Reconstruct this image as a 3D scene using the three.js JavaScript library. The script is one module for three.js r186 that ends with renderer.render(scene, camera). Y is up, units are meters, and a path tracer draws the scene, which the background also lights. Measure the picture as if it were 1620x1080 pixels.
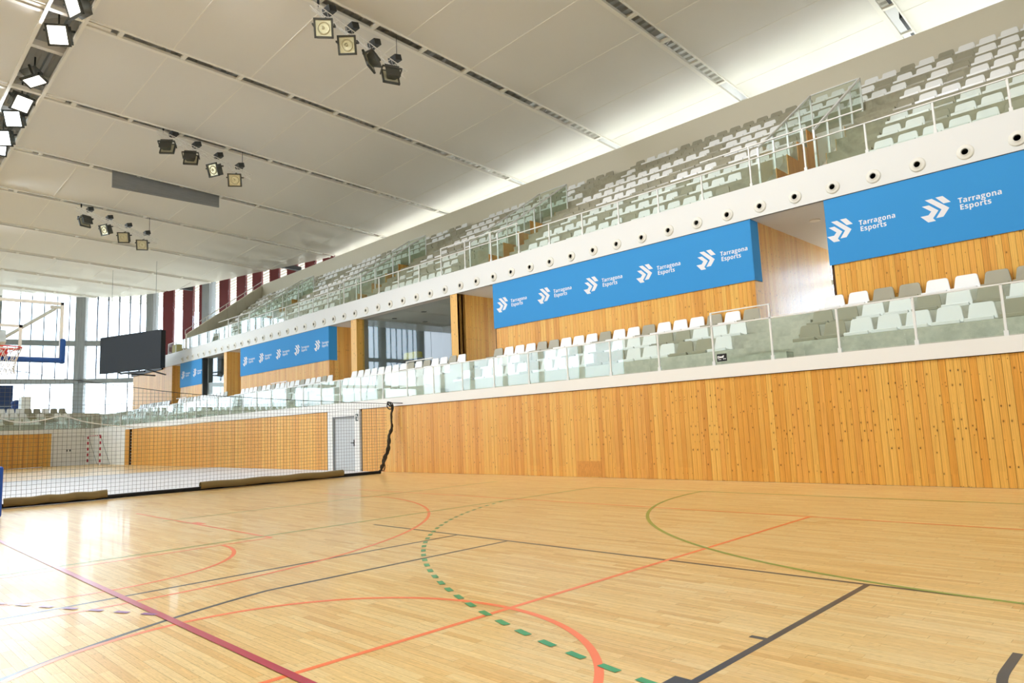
import * as THREE from 'three';
import { mergeGeometries, mergeVertices, toCreasedNormals } from 'three/addons/utils/BufferGeometryUtils.js';
import { RoundedBoxGeometry } from 'three/addons/geometries/RoundedBoxGeometry.js';

// ---------------------------------------------------------------- camera, sky, exposure
const scene = new THREE.Scene();
const camera = new THREE.PerspectiveCamera(52.73, 1.5, 0.1, 400);
camera.position.set(0, 1.39, 0);
camera.rotation.set(0.12324, 0.77982, -0.04243, 'YXZ');
scene.add(camera);
scene.background = new THREE.Color().setRGB(0.80, 0.90, 1.0);
scene.backgroundIntensity = 21;
const sun = new THREE.DirectionalLight(new THREE.Color().setRGB(1, 0.96, 0.9), 26);
sun.position.set(-12, 80, -82); sun.target.position.set(-30, 0, -30); sun.castShadow = true; sun.name = 'sun';
Object.assign(sun.shadow.camera, { left: -80, right: 80, top: 80, bottom: -80, near: 1, far: 300 }); scene.add(sun, sun.target);
const renderer = new THREE.WebGLRenderer({ antialias: true });
renderer.toneMapping = THREE.LinearToneMapping;
renderer.toneMappingExposure = 0.325;
renderer.shadowMap.enabled = true;

// ---------------------------------------------------------------- helpers
let seed = 20240611;
function rnd() { seed |= 0; seed = seed + 0x6D2B79F5 | 0; let t = Math.imul(seed ^ seed >>> 15, 1 | seed); t = t + Math.imul(t ^ t >>> 7, 61 | t) ^ t; return ((t ^ t >>> 14) >>> 0) / 4294967296; }
const used = {};
function numbered(n) { const k = used[n] = (used[n] ?? -1) + 1; return k ? n + '_' + String(k).padStart(3, '0') : n; }
function bx(w, h, d, x = 0, y = 0, z = 0) { return new THREE.BoxGeometry(w, h, d).translate(x, y, z); }
function span(x0, x1, y0, y1, z0, z1) { return bx(Math.abs(x1 - x0), Math.abs(y1 - y0), Math.abs(z1 - z0), (x0 + x1) / 2, (y0 + y1) / 2, (z0 + z1) / 2); }
const V = (x, y, z) => new THREE.Vector3(x, y, z);
function bar(a, b, r, sides = 6) {
  const d = b.clone().sub(a), g = new THREE.CylinderGeometry(r, r, d.length(), sides, 1);
  g.applyQuaternion(new THREE.Quaternion().setFromUnitVectors(V(0, 1, 0), d.clone().normalize()));
  return g.translate((a.x + b.x) / 2, (a.y + b.y) / 2, (a.z + b.z) / 2);
}
function boxBar(a, b, w, h) {   // rectangular bar from a to b, h roughly vertical
  const d = b.clone().sub(a), g = new THREE.BoxGeometry(w, h, d.length());
  const m = new THREE.Matrix4().lookAt(a, b, V(0, 1, 0)); g.applyMatrix4(m);
  return g.translate((a.x + b.x) / 2, (a.y + b.y) / 2, (a.z + b.z) / 2);
}
function merge(list) { return list.length === 1 ? list[0] : mergeGeometries(list.map((g) => (g.index ? g.toNonIndexed() : g))); }
function put(name, geometry, material, parent, pos) {
  const m = new THREE.Mesh(Array.isArray(geometry) ? merge(geometry) : geometry, material);
  m.name = parent ? name : numbered(name); m.castShadow = m.receiveShadow = true;
  if (pos) m.position.set(...pos);
  (parent ?? scene).add(m); return m;
}
function group(name, pos) { const g = new THREE.Group(); g.name = numbered(name); if (pos) g.position.set(...pos); scene.add(g); return g; }
function tag(o, label, category, grp) { o.userData.label = label; o.userData.category = category; if (grp) o.userData.group = grp; return o; }
function struct(o, label) { o.userData.kind = 'structure'; if (label) o.userData.label = label; return o; }
const ORD = ['zeroth', 'first', 'second', 'third', 'fourth', 'fifth', 'sixth', 'seventh', 'eighth', 'ninth', 'tenth', 'eleventh', 'twelfth', 'thirteenth', 'fourteenth', 'fifteenth', 'sixteenth', 'seventeenth', 'eighteenth', 'nineteenth', 'twentieth'];

// ---------------------------------------------------------------- textures
function noiseGrid(n) { const a = new Float32Array(n * n); for (let i = 0; i < a.length; i++) a[i] = rnd(); return a; }
const NG = noiseGrid(64);
function vnoise(x, y) {
  const xi = Math.floor(x), yi = Math.floor(y), fx = x - xi, fy = y - yi, u = fx * fx * (3 - 2 * fx), v = fy * fy * (3 - 2 * fy);
  const g = (i, j) => NG[((j % 64 + 64) % 64) * 64 + ((i % 64 + 64) % 64)];
  return (g(xi, yi) * (1 - u) + g(xi + 1, yi) * u) * (1 - v) + (g(xi, yi + 1) * (1 - u) + g(xi + 1, yi + 1) * u) * v;
}
function tex(w, h, f, srgb = true) {
  const d = new Uint8Array(w * h * 4);
  for (let y = 0; y < h; y++) for (let x = 0; x < w; x++) { const c = f(x, y), k = (y * w + x) * 4; d[k] = Math.max(0, Math.min(255, c[0] * 255)); d[k + 1] = Math.max(0, Math.min(255, c[1] * 255)); d[k + 2] = Math.max(0, Math.min(255, c[2] * 255)); d[k + 3] = 255; }
  const t = new THREE.DataTexture(d, w, h); t.magFilter = THREE.LinearFilter; t.minFilter = THREE.LinearFilter; t.wrapS = t.wrapT = THREE.RepeatWrapping;
  if (srgb) t.colorSpace = THREE.SRGBColorSpace; t.needsUpdate = true; return t;
}
// knotty pine: 1 m x 4 m, grain along v
const KW = 512, KH = 2048, knots = [];
for (let i = 0; i < 62; i++) { const big = rnd(); knots.push([rnd() * KW, rnd() * KH, big < 0.6 ? 1.5 + rnd() * 2 : 3 + rnd() * 4, 0.35 + rnd() * 0.5]); }
const knotMap = new Float32Array(KW * KH);
for (const [kx, ky, r, s] of knots) for (let y = -40; y <= 40; y++) for (let x = -16; x <= 16; x++) {
  const X = ((kx + x) % KW + KW) % KW | 0, Y = ((ky + y) % KH + KH) % KH | 0, d = Math.hypot(x / r, y / (r * 1.5));
  const v = d < 1 ? s : Math.exp(-(d - 1) * 1.6) * s * 0.35; if (v > knotMap[Y * KW + X]) knotMap[Y * KW + X] = v;
}
const pineTex = tex(KW, KH, (x, y) => {
  const wob = vnoise(x / 40, y / 260) * 9;
  const g = 0.5 * vnoise((x + wob) / 2.2, y / 300) + 0.3 * vnoise((x + wob) / 8, y / 500) + 0.2 * vnoise(x / 1.2, y / 60);
  const k = knotMap[y * KW + x], l = (0.82 + 0.26 * g) * (1 - 0.75 * k);
  return [l, l * (0.965 + 0.05 * g) * (1 - 0.12 * k), l * (0.9 + 0.14 * g) * (1 - 0.3 * k)];
});
// maple: 2 m x 0.5 m, grain along u
const mapleTex = tex(1024, 256, (x, y) => {
  const g = 0.45 * vnoise(x / 220, y / 3) + 0.35 * vnoise(x / 60, y / 1.5) + 0.2 * vnoise(x / 14, y / 9), fleck = Math.max(0, vnoise(x / 26, y / 2.2) - 0.82) * 1.6;
  const l = 0.86 + 0.17 * g - fleck * 0.5; return [l, l * (0.985 - fleck * 0.08), l * (0.95 + 0.03 * g - fleck * 0.2)];
});
const concreteTex = tex(512, 512, (x, y) => { const l = 0.84 + 0.1 * vnoise(x / 64, y / 64) + 0.07 * vnoise(x / 16, y / 16) + 0.05 * vnoise(x / 3, y / 3); return [l, l, l * 0.985]; });
const clothTex = tex(256, 256, (x, y) => { const l = 0.93 + 0.05 * vnoise(x / 16, y / 16) + 0.04 * vnoise(x / 1.3, y / 1.3); return [l, l, l]; });
function uvScale(g, su, sv, ou = 0, ov = 0) { const a = g.attributes.uv; for (let i = 0; i < a.count; i++) a.setXY(i, a.getX(i) * su + ou, a.getY(i) * sv + ov); return g; }
function uvWorld(g, k = 1) {   // uv in metres from position by dominant normal
  const p = g.attributes.position, n = g.attributes.normal, a = g.attributes.uv;
  for (let i = 0; i < p.count; i++) {
    const nx = Math.abs(n.getX(i)), ny = Math.abs(n.getY(i)), nz = Math.abs(n.getZ(i));
    if (ny > nx && ny > nz) a.setXY(i, p.getX(i) * k, p.getZ(i) * k); else if (nx > nz) a.setXY(i, p.getZ(i) * k, p.getY(i) * k); else a.setXY(i, p.getX(i) * k, p.getY(i) * k);
  }
  return g;
}

// ---------------------------------------------------------------- materials
const std = (o) => new THREE.MeshStandardMaterial(o), phy = (o) => new THREE.MeshPhysicalMaterial(o);
const hex = (h) => new THREE.Color(h);
const PINE = ['#efb352', '#e9a746', '#f3bd5d', '#e09d41', '#edad50'].map((c) => std({ color: hex(c), map: pineTex, roughness: 0.42 }));
const MAPLE = ['#f6d6a0', '#f0cb91', '#f8ddad', '#ebc386', '#f3d199', '#e6bb80'].map((c) => phy({ color: hex(c), map: mapleTex, roughness: 0.3, specularIntensity: 0.5, clearcoat: 0.16, clearcoatRoughness: 0.07 }));
const mapleRest = phy({ color: 0xffffff, map: mapleTex, vertexColors: true, roughness: 0.3, specularIntensity: 0.5, clearcoat: 0.16, clearcoatRoughness: 0.07 });
const PINEGLOSS = PINE.map((m) => phy({ color: m.color, map: pineTex, roughness: 0.3, clearcoat: 0.5, clearcoatRoughness: 0.2 }));
const mGap = std({ color: hex('#4a3018'), roughness: 0.9 });
const mWhite = std({ color: hex('#f1efe9'), roughness: 0.5 });
const mBand = std({ color: hex('#e4e4e0'), roughness: 0.55 });
const mBeige = std({ color: hex('#d9d2bd'), roughness: 0.7 });
const mConcrete = std({ color: hex('#cccabb'), map: concreteTex, roughness: 0.8 });
const mConcreteGrey = std({ color: hex('#a3a6a8'), map: concreteTex, roughness: 0.75 });
const mSteel = std({ color: hex('#dfe0dc'), roughness: 0.35, metalness: 0.25 });
const mRail = std({ color: hex('#ecebe6'), roughness: 0.35 });
const mGlass = phy({ color: hex('#f5faf7'), transmission: 1, thickness: 0, roughness: 0.02, ior: 1.5 });
const mPane = phy({ color: hex('#f4f8fa'), transmission: 1, thickness: 0, roughness: 0.02, ior: 1.45 });
const mSeat = { w: std({ color: hex('#f3f3f0'), roughness: 0.28 }), g: std({ color: hex('#a39e89'), roughness: 0.26 }) };
const mBlack = std({ color: hex('#17181a'), roughness: 0.6 });
const mAddedOpal = phy({ color: hex('#f4f4f2'), transmission: 0.45, roughness: 1, thickness: 0 });  // translucent sheet added to let daylight into the roof space
const mHole = std({ color: hex('#060606'), roughness: 1 });
const mDark = std({ color: hex('#2b2d2c'), roughness: 0.5 });
const mMembrane = std({ color: hex('#fbf8f0'), roughness: 0.85, transparent: true, opacity: 0.85 });
const mBatten = std({ color: hex('#f3efe4'), roughness: 0.6 });
const mDeck = std({ color: hex('#dcd8ce'), roughness: 0.6 });
const mTruss = std({ color: hex('#fbf9f4'), roughness: 0.5 });
const mMullion = std({ color: hex('#3c4a63'), roughness: 0.45 });
const mRed = std({ color: hex('#6d2425'), roughness: 0.7 });
const mBlue = std({ color: hex('#1553b8'), roughness: 0.45 });

// ---------------------------------------------------------------- layout numbers (metres)
const ZW = -14.3, YW = 2.29, XE = -57.5, ZB = -17.2, YB0 = 6.6, YB1 = 7.47, YC = 3.8, XR = 14, ZF = 30;
const PASS = [[-7.94, -6.01], [-19.9, -17.86], [-29.4, -27.45], [-41.2, -39.25], [-50.3, -48.7]];
function ceilY(x, z) { const q = Math.max(0, -z); return 1.39 + (14.79 + 0.038 * x) * (1 - 0.068 * Math.pow(q / 25.8, 1.4)); }

// ---------------------------------------------------------------- floor
const floor = struct(group('floor'), 'lacquered maple strip sports floor covered with court lines');
put('subfloor', span(XE - 0.3, XR, -0.3, -0.02, ZW - 0.2, ZF), mGap, floor);
{
  const SW = 0.065, tones = [[0.925, 0.655, 0.275], [0.875, 0.585, 0.22], [0.945, 0.705, 0.325], [0.835, 0.53, 0.185], [0.9, 0.62, 0.245], [0.8, 0.49, 0.165]];
  const lens = [0.35, 0.5, 0.6, 0.72, 0.85, 1.0], geos = [];
  for (const L of lens) for (let v = 0; v < 3; v++) geos.push(uvScale(bx(L - 0.0012, 0.02, SW - 0.0012), L / 2, SW / 0.5, rnd(), rnd()));
  const near = [], pos = [], uv = [], col = [], nor = [];
  const tone = () => { const r = rnd(); return r < 0.3 ? 0 : r < 0.52 ? 4 : r < 0.74 ? 2 : r < 0.9 ? 1 : r < 0.965 ? 3 : 5; };
  // the strips that show largest lie in front of the camera, where its view meets the floor
  const inNear = (x, z) => { const a = -0.719 * x - 0.695 * z, s = 0.695 * x - 0.719 * z; return a > 2.9 && a < 4.4 && s > -0.78 * a && s < 0.80 * a; };
  for (let j = 0, z = ZW + SW / 2; z < 9; z += SW, j++) {
    let x = XE + rnd() * 0.5;
    while (x < 7) {
      const li = Math.floor(rnd() * 6), L = lens[li], k = tone(), cx = x + L / 2;
      if (inNear(cx, z)) near.push([cx, z, li, k, Math.hypot(cx, z)]);
      else {
        const x0 = x + 0.0006, x1 = Math.min(x + L, XR) - 0.0006, z0 = z - SW / 2 + 0.0006, z1 = z + SW / 2 - 0.0006, u = rnd(), v = rnd(), c = tones[k];
        pos.push(x0, 0, z0, x0, 0, z1, x1, 0, z1, x0, 0, z0, x1, 0, z1, x1, 0, z0);
        const U = (X) => u + X / 2, W = (Z) => v + Z * 2; uv.push(U(0), W(0), U(0), W(SW), U(L), W(SW), U(0), W(0), U(L), W(SW), U(L), W(0));
        for (let i = 0; i < 6; i++) { col.push(...c); nor.push(0, 1, 0); }
      }
      x += L;
    }
  }
  near.sort((a, b) => a[4] - b[4]);
  near.forEach(([x, z, li, k], i) => {
    if (i < 300) put('floor_board', geos[li * 3 + i % 3], MAPLE[k], floor, [x, -0.01, z]);
    else {
      const L = lens[li], x0 = x - L / 2 + 0.0006, x1 = x + L / 2 - 0.0006, z0 = z - SW / 2 + 0.0006, z1 = z + SW / 2 - 0.0006, u = rnd(), v = rnd();
      pos.push(x0, 0, z0, x0, 0, z1, x1, 0, z1, x0, 0, z0, x1, 0, z1, x1, 0, z0);
      uv.push(u, v, u, v + SW * 2, u + L / 2, v + SW * 2, u, v, u + L / 2, v + SW * 2, u + L / 2, v);
      for (let q = 0; q < 6; q++) { col.push(...tones[k]); nor.push(0, 1, 0); }
    }
  });
  MAPLE.forEach((m, k) => m.color.setRGB(...tones[k]));
  const g = new THREE.BufferGeometry();
  g.setAttribute('position', new THREE.Float32BufferAttribute(pos, 3)); g.setAttribute('normal', new THREE.Float32BufferAttribute(nor, 3));
  g.setAttribute('uv', new THREE.Float32BufferAttribute(uv, 2)); g.setAttribute('color', new THREE.Float32BufferAttribute(col, 3));
  put('floor_boards', g, mapleRest, floor).userData.kind = 'stuff';
  put('floor_covering', span(-35.5, -20.75, 0.001, 0.008, ZW + 0.05, 9), std({ color: hex('#dcdbdc'), roughness: 0.6 }), floor);
  put('floor_border', [span(XE - 0.3, XR, -0.019, -0.001, 9, ZF), span(8, XR, -0.019, -0.001, ZW - 0.2, 9)], MAPLE[4], floor);
}
// ---- court lines: thin paint film on the boards
{
  const paint = (c) => phy({ color: hex(c), roughness: 0.3, clearcoat: 0.3, clearcoatRoughness: 0.15 });
  const C = { k: paint('#1d1d21'), o: paint('#ff7a3c'), g: paint('#1f9a5a'), s: paint('#7f9f35'), r: paint('#b5223f'), p: paint('#8d3f86') };
  let lift = 0.0006;
  const line = (name, c, pts, w) => {
    lift += 0.00006; const P = pts.map(([x, z]) => V(x, 0, z)), pos = [], idx = [];
    P.forEach((p, i) => {
      const a = P[Math.max(0, i - 1)], b = P[Math.min(P.length - 1, i + 1)], t = b.clone().sub(a).normalize(), n = V(-t.z, 0, t.x).multiplyScalar(w / 2);
      pos.push(p.x + n.x, lift, p.z + n.z, p.x - n.x, lift, p.z - n.z);
      if (i) { const k = 2 * i; idx.push(k - 2, k, k - 1, k - 1, k, k + 1); }
    });
    const g = new THREE.BufferGeometry(); g.setAttribute('position', new THREE.Float32BufferAttribute(pos, 3)); g.setIndex(idx); g.computeVertexNormals();
    if (g.attributes.normal.getY(0) < 0) { for (let i = 0; i < idx.length; i += 3) [idx[i], idx[i + 1]] = [idx[i + 1], idx[i]]; g.setIndex(idx); g.computeVertexNormals(); }
    return put(name, g, c, floor);
  };
  const arc = (cx, cz, r, a0, a1, n = 64) => Array.from({ length: n + 1 }, (_, i) => { const a = (a0 + (a1 - a0) * i / n) * Math.PI / 180; return [cx + r * Math.cos(a), cz + r * Math.sin(a)]; });
  const XC = 0.33;
  // black cross-court
  line('court_line', C.k, [[-9.17, -6.1], [9, -6.1]], 0.05);
  line('court_line', C.k, [[-7.19, -6.1], [-7.19, 9]], 0.05);
  const a3 = Math.acos(6.575 / 6.75) * 180 / Math.PI;
  line('court_line', C.k, [[-6.245, -6.1], ...arc(XC, -4.525, 6.75, 180 - a3, 90, 80)], 0.05);
  line('court_line', C.k, [[-2.09, -6.1], [-2.09, -0.3]], 0.05);
  line('court_line', C.k, [[2.75, -6.1], [2.75, -0.3]], 0.05);
  line('lane_mark', C.k, [[-2.215, -4.29], [-2.115, -4.29]], 0.05);
  line('lane_block', C.k, [[-2.215, -3.2], [-2.115, -3.2]], 0.4);
  line('court_line', C.k, [[-0.9, -4.87], [-0.9, -4.525], ...arc(XC, -4.525, 1.23, 180, 90, 24).slice(1)], 0.05);
  // orange lengthwise court
  line('court_line', C.o, [[-15.2, -9.66], [9, -9.66]], 0.05);
  line('court_line', C.o, [[-3.975, -9.66], [-3.975, 5.5]], 0.05);
  line('court_line', C.o, arc(-3.975, -2.09, 1.78, 0, 360, 96), 0.055);
  const a4 = Math.acos(1.575 / 6.75) * 0;
  line('court_line', C.o, [[-15.2, -8.68], [-13.6, -8.68], ...arc(-13.62, -2.08, 6.75, -82, 82, 110)], 0.05);
  line('court_line', C.o, arc(-9.39, -2.08, 1.8, -90, 90, 64), 0.05);
  line('court_line', C.o, [[-9.39, -4.57], [-9.39, 0.4]], 0.05);
  line('court_line', C.o, [[-15.2, -4.57], [-9.39, -4.57]], 0.05);
  line('lane_block', C.o, [[-12.4, -4.64], [-12.0, -4.64]], 0.12);
  // green handball
  line('court_line', C.s, [[-9.64, 9], [-9.64, -12.14]], 0.05);
  line('court_line', C.s, [[-9.64, -12.14], [9, -12.16]], 0.05);
  line('court_line', C.s, [[-13.2, -4.4], [-13.22, -12.6]], 0.05);
  line('court_line', C.s, [...arc(-0.98, -12.14, 6.05, 180, 90, 64), [2, -6.09], [7, -6.4]], 0.05);
  const dash = (name, c, f, s0, s1, on, off, w) => { for (let s = s0; s < s1; s += on + off) line(name, c, [f(s), f(s + on / 2), f(s + on)], w); };
  dash('court_dash', C.g, (s) => { const a = Math.PI - s / 9.06; return s < 9.06 * Math.PI / 2 ? [-1.02 + 9.06 * Math.cos(a), -12.2 + 9.06 * Math.sin(a)] : [-1.02 + s - 9.06 * Math.PI / 2, -12.2 + 9.06]; }, 3.0, 16, 0.15, 0.15, 0.055);
  // dark red centre tape with a dashed arc
  line('court_line', C.r, [[-15.2, -2.06], [5, -2.04]], 0.062);
  dash('court_dash', C.p, (s) => [-6.2 - s * 0.905, -2.03 + s * 0.41 - s * s * 0.0], 0, 5, 0.15, 0.15, 0.05);
}

// ---------------------------------------------------------------- lower long wall: pine boards, door, white ledge
const wallBack = struct(group('wall_back'), 'low wall of upright knotty pine boards beside the court');
put('wall_core', [span(XE - 0.3, -49.3, 0, YW, ZW - 0.3, ZW - 0.03), span(-48.8, -24.6, 0, YW, ZW - 0.3, ZW - 0.03), span(-22.24, XR, 0, YW, ZW - 0.3, ZW - 0.03), span(-24.6, -22.24, 2.2, YW, ZW - 0.3, ZW - 0.03), span(-49.3, -48.8, 0, YW, ZW - 0.3, ZW - 0.25)], mGap, wallBack);
function plankGeos(h, w = 0.1145, d = 0.022, n = 10) { const out = []; for (let i = 0; i < n; i++) { const g = new THREE.BoxGeometry(w, h, d); uvScale(g, 0.114, h / 4, rnd(), rnd()); out.push(g); } return out; }
const pick5 = () => { const r = rnd(); return r < 0.32 ? 0 : r < 0.55 ? 4 : r < 0.75 ? 2 : r < 0.9 ? 1 : 3; };
{
  const G = plankGeos(YW - 0.02), rest = PINE.map(() => []); let n = 0;
  for (let x = -1.45; x > -48.82; x -= 0.12) {
    if (x < -22.2 && x > -24.62) continue;
    const g = G[Math.floor(rnd() * 10)], k = pick5();
    const dz = (rnd() - 0.5) * 0.004;
    if (n++ < 300) put('plank', g, PINE[k], wallBack, [x, YW / 2 - 0.005, ZW - 0.015 + dz]);
    else rest[k].push(g.clone().translate(x, YW / 2 - 0.005, ZW - 0.015 + dz));
  }
  for (let x = -1.33; x < XR; x += 0.12) rest[pick5()].push(G[Math.floor(rnd() * 10)].clone().translate(x, YW / 2 - 0.005, ZW - 0.015));
  for (let x = -49.35; x > -50.1; x -= 0.12) rest[pick5()].push(G[Math.floor(rnd() * 10)].clone().translate(x, YW / 2 - 0.005, ZW - 0.015));
  rest.forEach((l, k) => { if (l.length) put('far_planks', l, PINE[k], wallBack).userData.kind = 'stuff'; });
  put('white_panel', span(-50.15, XE, 0, YW, ZW - 0.03, ZW), mWhite, wallBack);
  put('panel_joint', [span(-52.2, -52.22, 0.05, 2.2, ZW, ZW + 0.004), span(-54.4, -54.42, 0.05, 2.2, ZW, ZW + 0.004)], mConcreteGrey, wallBack);
  for (let i = 0; i < 11; i++) put('rung', span(-49.18, -48.9, 0.15 + i * 0.19, 0.19 + i * 0.19, ZW - 0.1, ZW - 0.05), mConcreteGrey, wallBack);
  put('vent_flap', span(-11.9, -11.1, 0.03, 0.42, ZW - 0.004, ZW + 0.002), PINE[3], wallBack);
}
{
  const door = struct(group('door_1', [-23.42, 0, ZW]), 'grey metal door in a white frame set in the pine wall');
  put('frame', [span(-1.14, -0.8, 0, 2.28, -0.1, 0.03), span(0.8, 1.14, 0, 2.28, -0.1, 0.03), span(-0.8, 0.8, 2.06, 2.28, -0.1, 0.03)], mWhite, door);
  put('leaf', span(-0.78, 0.78, 0.02, 2.04, -0.09, -0.05), std({ color: hex('#c3c6c5'), roughness: 0.45 }), door);
  put('reveal', [span(-0.8, -0.74, 0, 2.06, -0.05, 0.0), span(-0.8, 0.8, 2.0, 2.06, -0.05, 0.0)], std({ color: hex('#8c8f8f'), roughness: 0.5 }), door);
  const h = put('handle', [span(0.62, 0.7, 0.92, 1.16, -0.05, -0.03), span(0.5, 0.68, 1.03, 1.06, -0.03, 0.02)], mBlack, door);
  const plate = put('door_sign', span(0.88, 1.06, 1.86, 2.12, 0.03, 0.036), std({ color: hex('#44504c'), roughness: 0.5 }), door);
  put('sign_mark', [span(0.91, 0.965, 2.02, 2.09, 0.036, 0.038), span(0.985, 1.03, 1.98, 2.03, 0.036, 0.038), span(0.97, 1.04, 1.9, 1.96, 0.036, 0.038)], mWhite, plate);
}
// white ledge on top of the wall
{
  const l = struct(put('trim_1', [span(XE - 0.05, XR, YW, 2.58, ZW - 0.5, ZW + 0.03), span(XE - 0.5, XE + 0.05, YW, 2.58, ZW - 0.5, 12)], mWhite), 'white ledge running along the top of the pine wall');
}
// ---------------------------------------------------------------- end wall of the court
const wallLeft = struct(group('wall_left'), 'low end wall of pine boards and white doors behind the net');
put('wall_core', span(XE - 0.3, XE - 0.03, 0, YW, ZW, 12), mGap, wallLeft);
{
  const G = plankGeos(YW - 0.02), rest = [];
  let n = 0;
  for (let z = -11.64; z < 12; z += 0.12) { const g = G[Math.floor(rnd() * 10)]; if (n++ < 60) { const m = put('plank', g, PINE[pick5()], wallLeft, [XE - 0.015, YW / 2, z]); m.rotation.y = Math.PI / 2; } else rest.push(g.clone().rotateY(Math.PI / 2).translate(XE - 0.015, YW / 2, z)); }
  put('far_planks', rest, PINE[0], wallLeft).userData.kind = 'stuff';
  put('white_panel', span(XE - 0.03, XE, 0, YW, ZW, -11.7), mWhite, wallLeft);
}
{
  const d = struct(group('door_2', [XE, 0, -12.75]), 'white double door in the end wall seen through the net');
  put('frame', [span(0, 0.03, 0, 2.1, -0.95, -0.88), span(0, 0.03, 0, 2.1, 0.88, 0.95), span(0, 0.03, 2.04, 2.1, -0.95, 0.95)], std({ color: hex('#d5d3cc'), roughness: 0.5 }), d);
  for (const s of [-1, 1]) { const lf = put('leaf', span(0, 0.015, 0.01, 2.03, s * 0.005, s * 0.87), std({ color: hex('#ebe9e3'), roughness: 0.45 }), d); put('handle', span(0.015, 0.06, 0.98, 1.12, s * 0.06, s * 0.13), mBlack, lf); }
}
// handball goal against the white corner
{
  const g = tag(group('handball_goal', [-54.3, 0, -13.55]), 'handball goal with red and white striped posts behind the net', 'goal');
  const red = std({ color: hex('#b3203a'), roughness: 0.5 });
  const seg = (name, a, b, n) => { const m = put(name, boxBar(a, b, 0.08, 0.08), mWhite, g); for (let i = 1; i < n; i += 2) put('red_stripe', boxBar(a.clone().lerp(b, i / n), a.clone().lerp(b, (i + 1) / n), 0.084, 0.084), red, m); };
  seg('post', V(-1.5, 0, 0), V(-1.5, 2.0, 0.001), 10); seg('post', V(1.5, 0, 0), V(1.5, 2.0, 0.001), 10); seg('crossbar', V(-1.46, 2.0, 0), V(1.46, 2.0, 0), 14);
  put('back_frame', [bar(V(-1.5, 2, 0), V(-1.5, 0.03, -0.6), 0.018), bar(V(1.5, 2, 0), V(1.5, 0.03, -0.6), 0.018), bar(V(-1.5, 0.03, -0.6), V(1.5, 0.03, -0.6), 0.018)], mConcreteGrey, g);
}

// ---------------------------------------------------------------- terraces
const tLow = struct(group('terrace_lower'), 'stepped concrete terrace under the lower seats');
const L0 = 2.98, LR = 0.41, LZ = -15.15, LT = 0.75;
put('walkway', uvWorld(span(XE - 0.5, XR, 2.3, 2.56, ZW - 0.05, LZ - 0.3), 0.5), mConcrete, tLow);
for (let i = 0; i < 3; i++) put('step', uvWorld(span(XE - 3.5, XR, 2.3, L0 + LR * i, LZ - LT * i, ZB - 0.3 - 0.01 * i), 0.5), mConcrete, tLow);
for (const [a, b] of PASS) for (let i = 0; i < 3; i++) put('half_step', uvWorld(span(a + 0.35, b - 0.25, L0 + LR * (i - 1), L0 + LR * (i - 0.5), LZ - LT * i + 0.36, LZ - LT * i), 0.5), mConcrete, tLow);
for (let i = 0; i < 3; i++) put('end_step', uvWorld(span(XE - 1.0 - LT * i, XE - 6, 2.3, L0 + LR * i - 0.01, ZW - 1, 12), 0.5), mConcrete, tLow);
put('concourse_floor', uvWorld(span(-72, XR, 3.5, YC, ZB - 0.25, -28.6), 0.5), mConcrete, tLow);
put('concourse_floor', uvWorld(span(-72, -61.5, 3.5, YC - 0.02, -18, 32), 0.5), mConcrete, tLow);

// recessed pine wall with the blue banners
const wallRear = struct(group('wall_rear'), 'recessed pine board wall behind the lower seats');
const SEG = [[-6.01, XR], [-17.86, -7.94], [-39.25, -29.4], [-48.7, -44.95], [-58.7, -50.3]];
{
  const G = plankGeos(1.3), GF = plankGeos(2.8); let n = 0; const rest = [];
  SEG.forEach(([a, b], s) => {
    put('wall_core', span(a + 0.02, b - 0.02, YC, YB0, ZB - 0.25, ZB - 0.025), mGap, wallRear);
    for (let x = b - 0.06; x > a + 0.05; x -= 0.12) {
      const full = s === 4, g = (full ? GF : G)[Math.floor(rnd() * 10)], y = full ? YC + 1.4 : YC + 0.65, dz = (rnd() - 0.5) * 0.004;
      if (x > -1.5) rest.push(g.clone().translate(x, y, ZB - 0.012)); else put('plank', g, PINE[pick5()], wallRear, [x, y, ZB - 0.012 + dz]);
    }
  });
  put('far_planks', rest, PINE[0], wallRear).userData.kind = 'stuff';
}
// passage side walls (the face towards +x is what the court sees), piers beside the glazed rooms
PASS.forEach(([a, b], i) => {
  const w = struct(group('wall_passage'), 'pine side wall of the ' + ORD[i + 1] + ' passage from the right');
  const deep = i === 0 ? 5.6 : 4.2, left = [0, 2, 4].includes(i);
  put('wall_core', span(a - 0.25, a - 0.022, YC, YB0, ZB - 0.05, ZB - deep), mGap, w);
  const G = plankGeos(2.8, 0.0945, 0.022, 6);
  for (let z = ZB - 0.05; z > ZB - deep + 0.05; z -= 0.1) { const m = put('plank', G[Math.floor(rnd() * 6)], PINEGLOSS[pick5()], w, [a - 0.011, YC + 1.4, z]); m.rotation.y = Math.PI / 2; }
  put('wall_core', span(b, b + 0.2, YC, YB0, ZB - 0.26, ZB - deep), mWhite, w);
});
[[-20.3, -19.9], [-27.45, -26.98], [-41.62, -41.2]].forEach(([a, b], i) => struct(put('wall_pier', uvScale(span(a, b, YC, YB0, ZB - 0.4, ZB + 0.005), 0.4, 0.7), PINE[2]), ['narrow pine pier right of the wide glazed room', 'narrow pine pier left of the wide glazed room', 'narrow pine pier right of the far glazed room'][i]));
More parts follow.
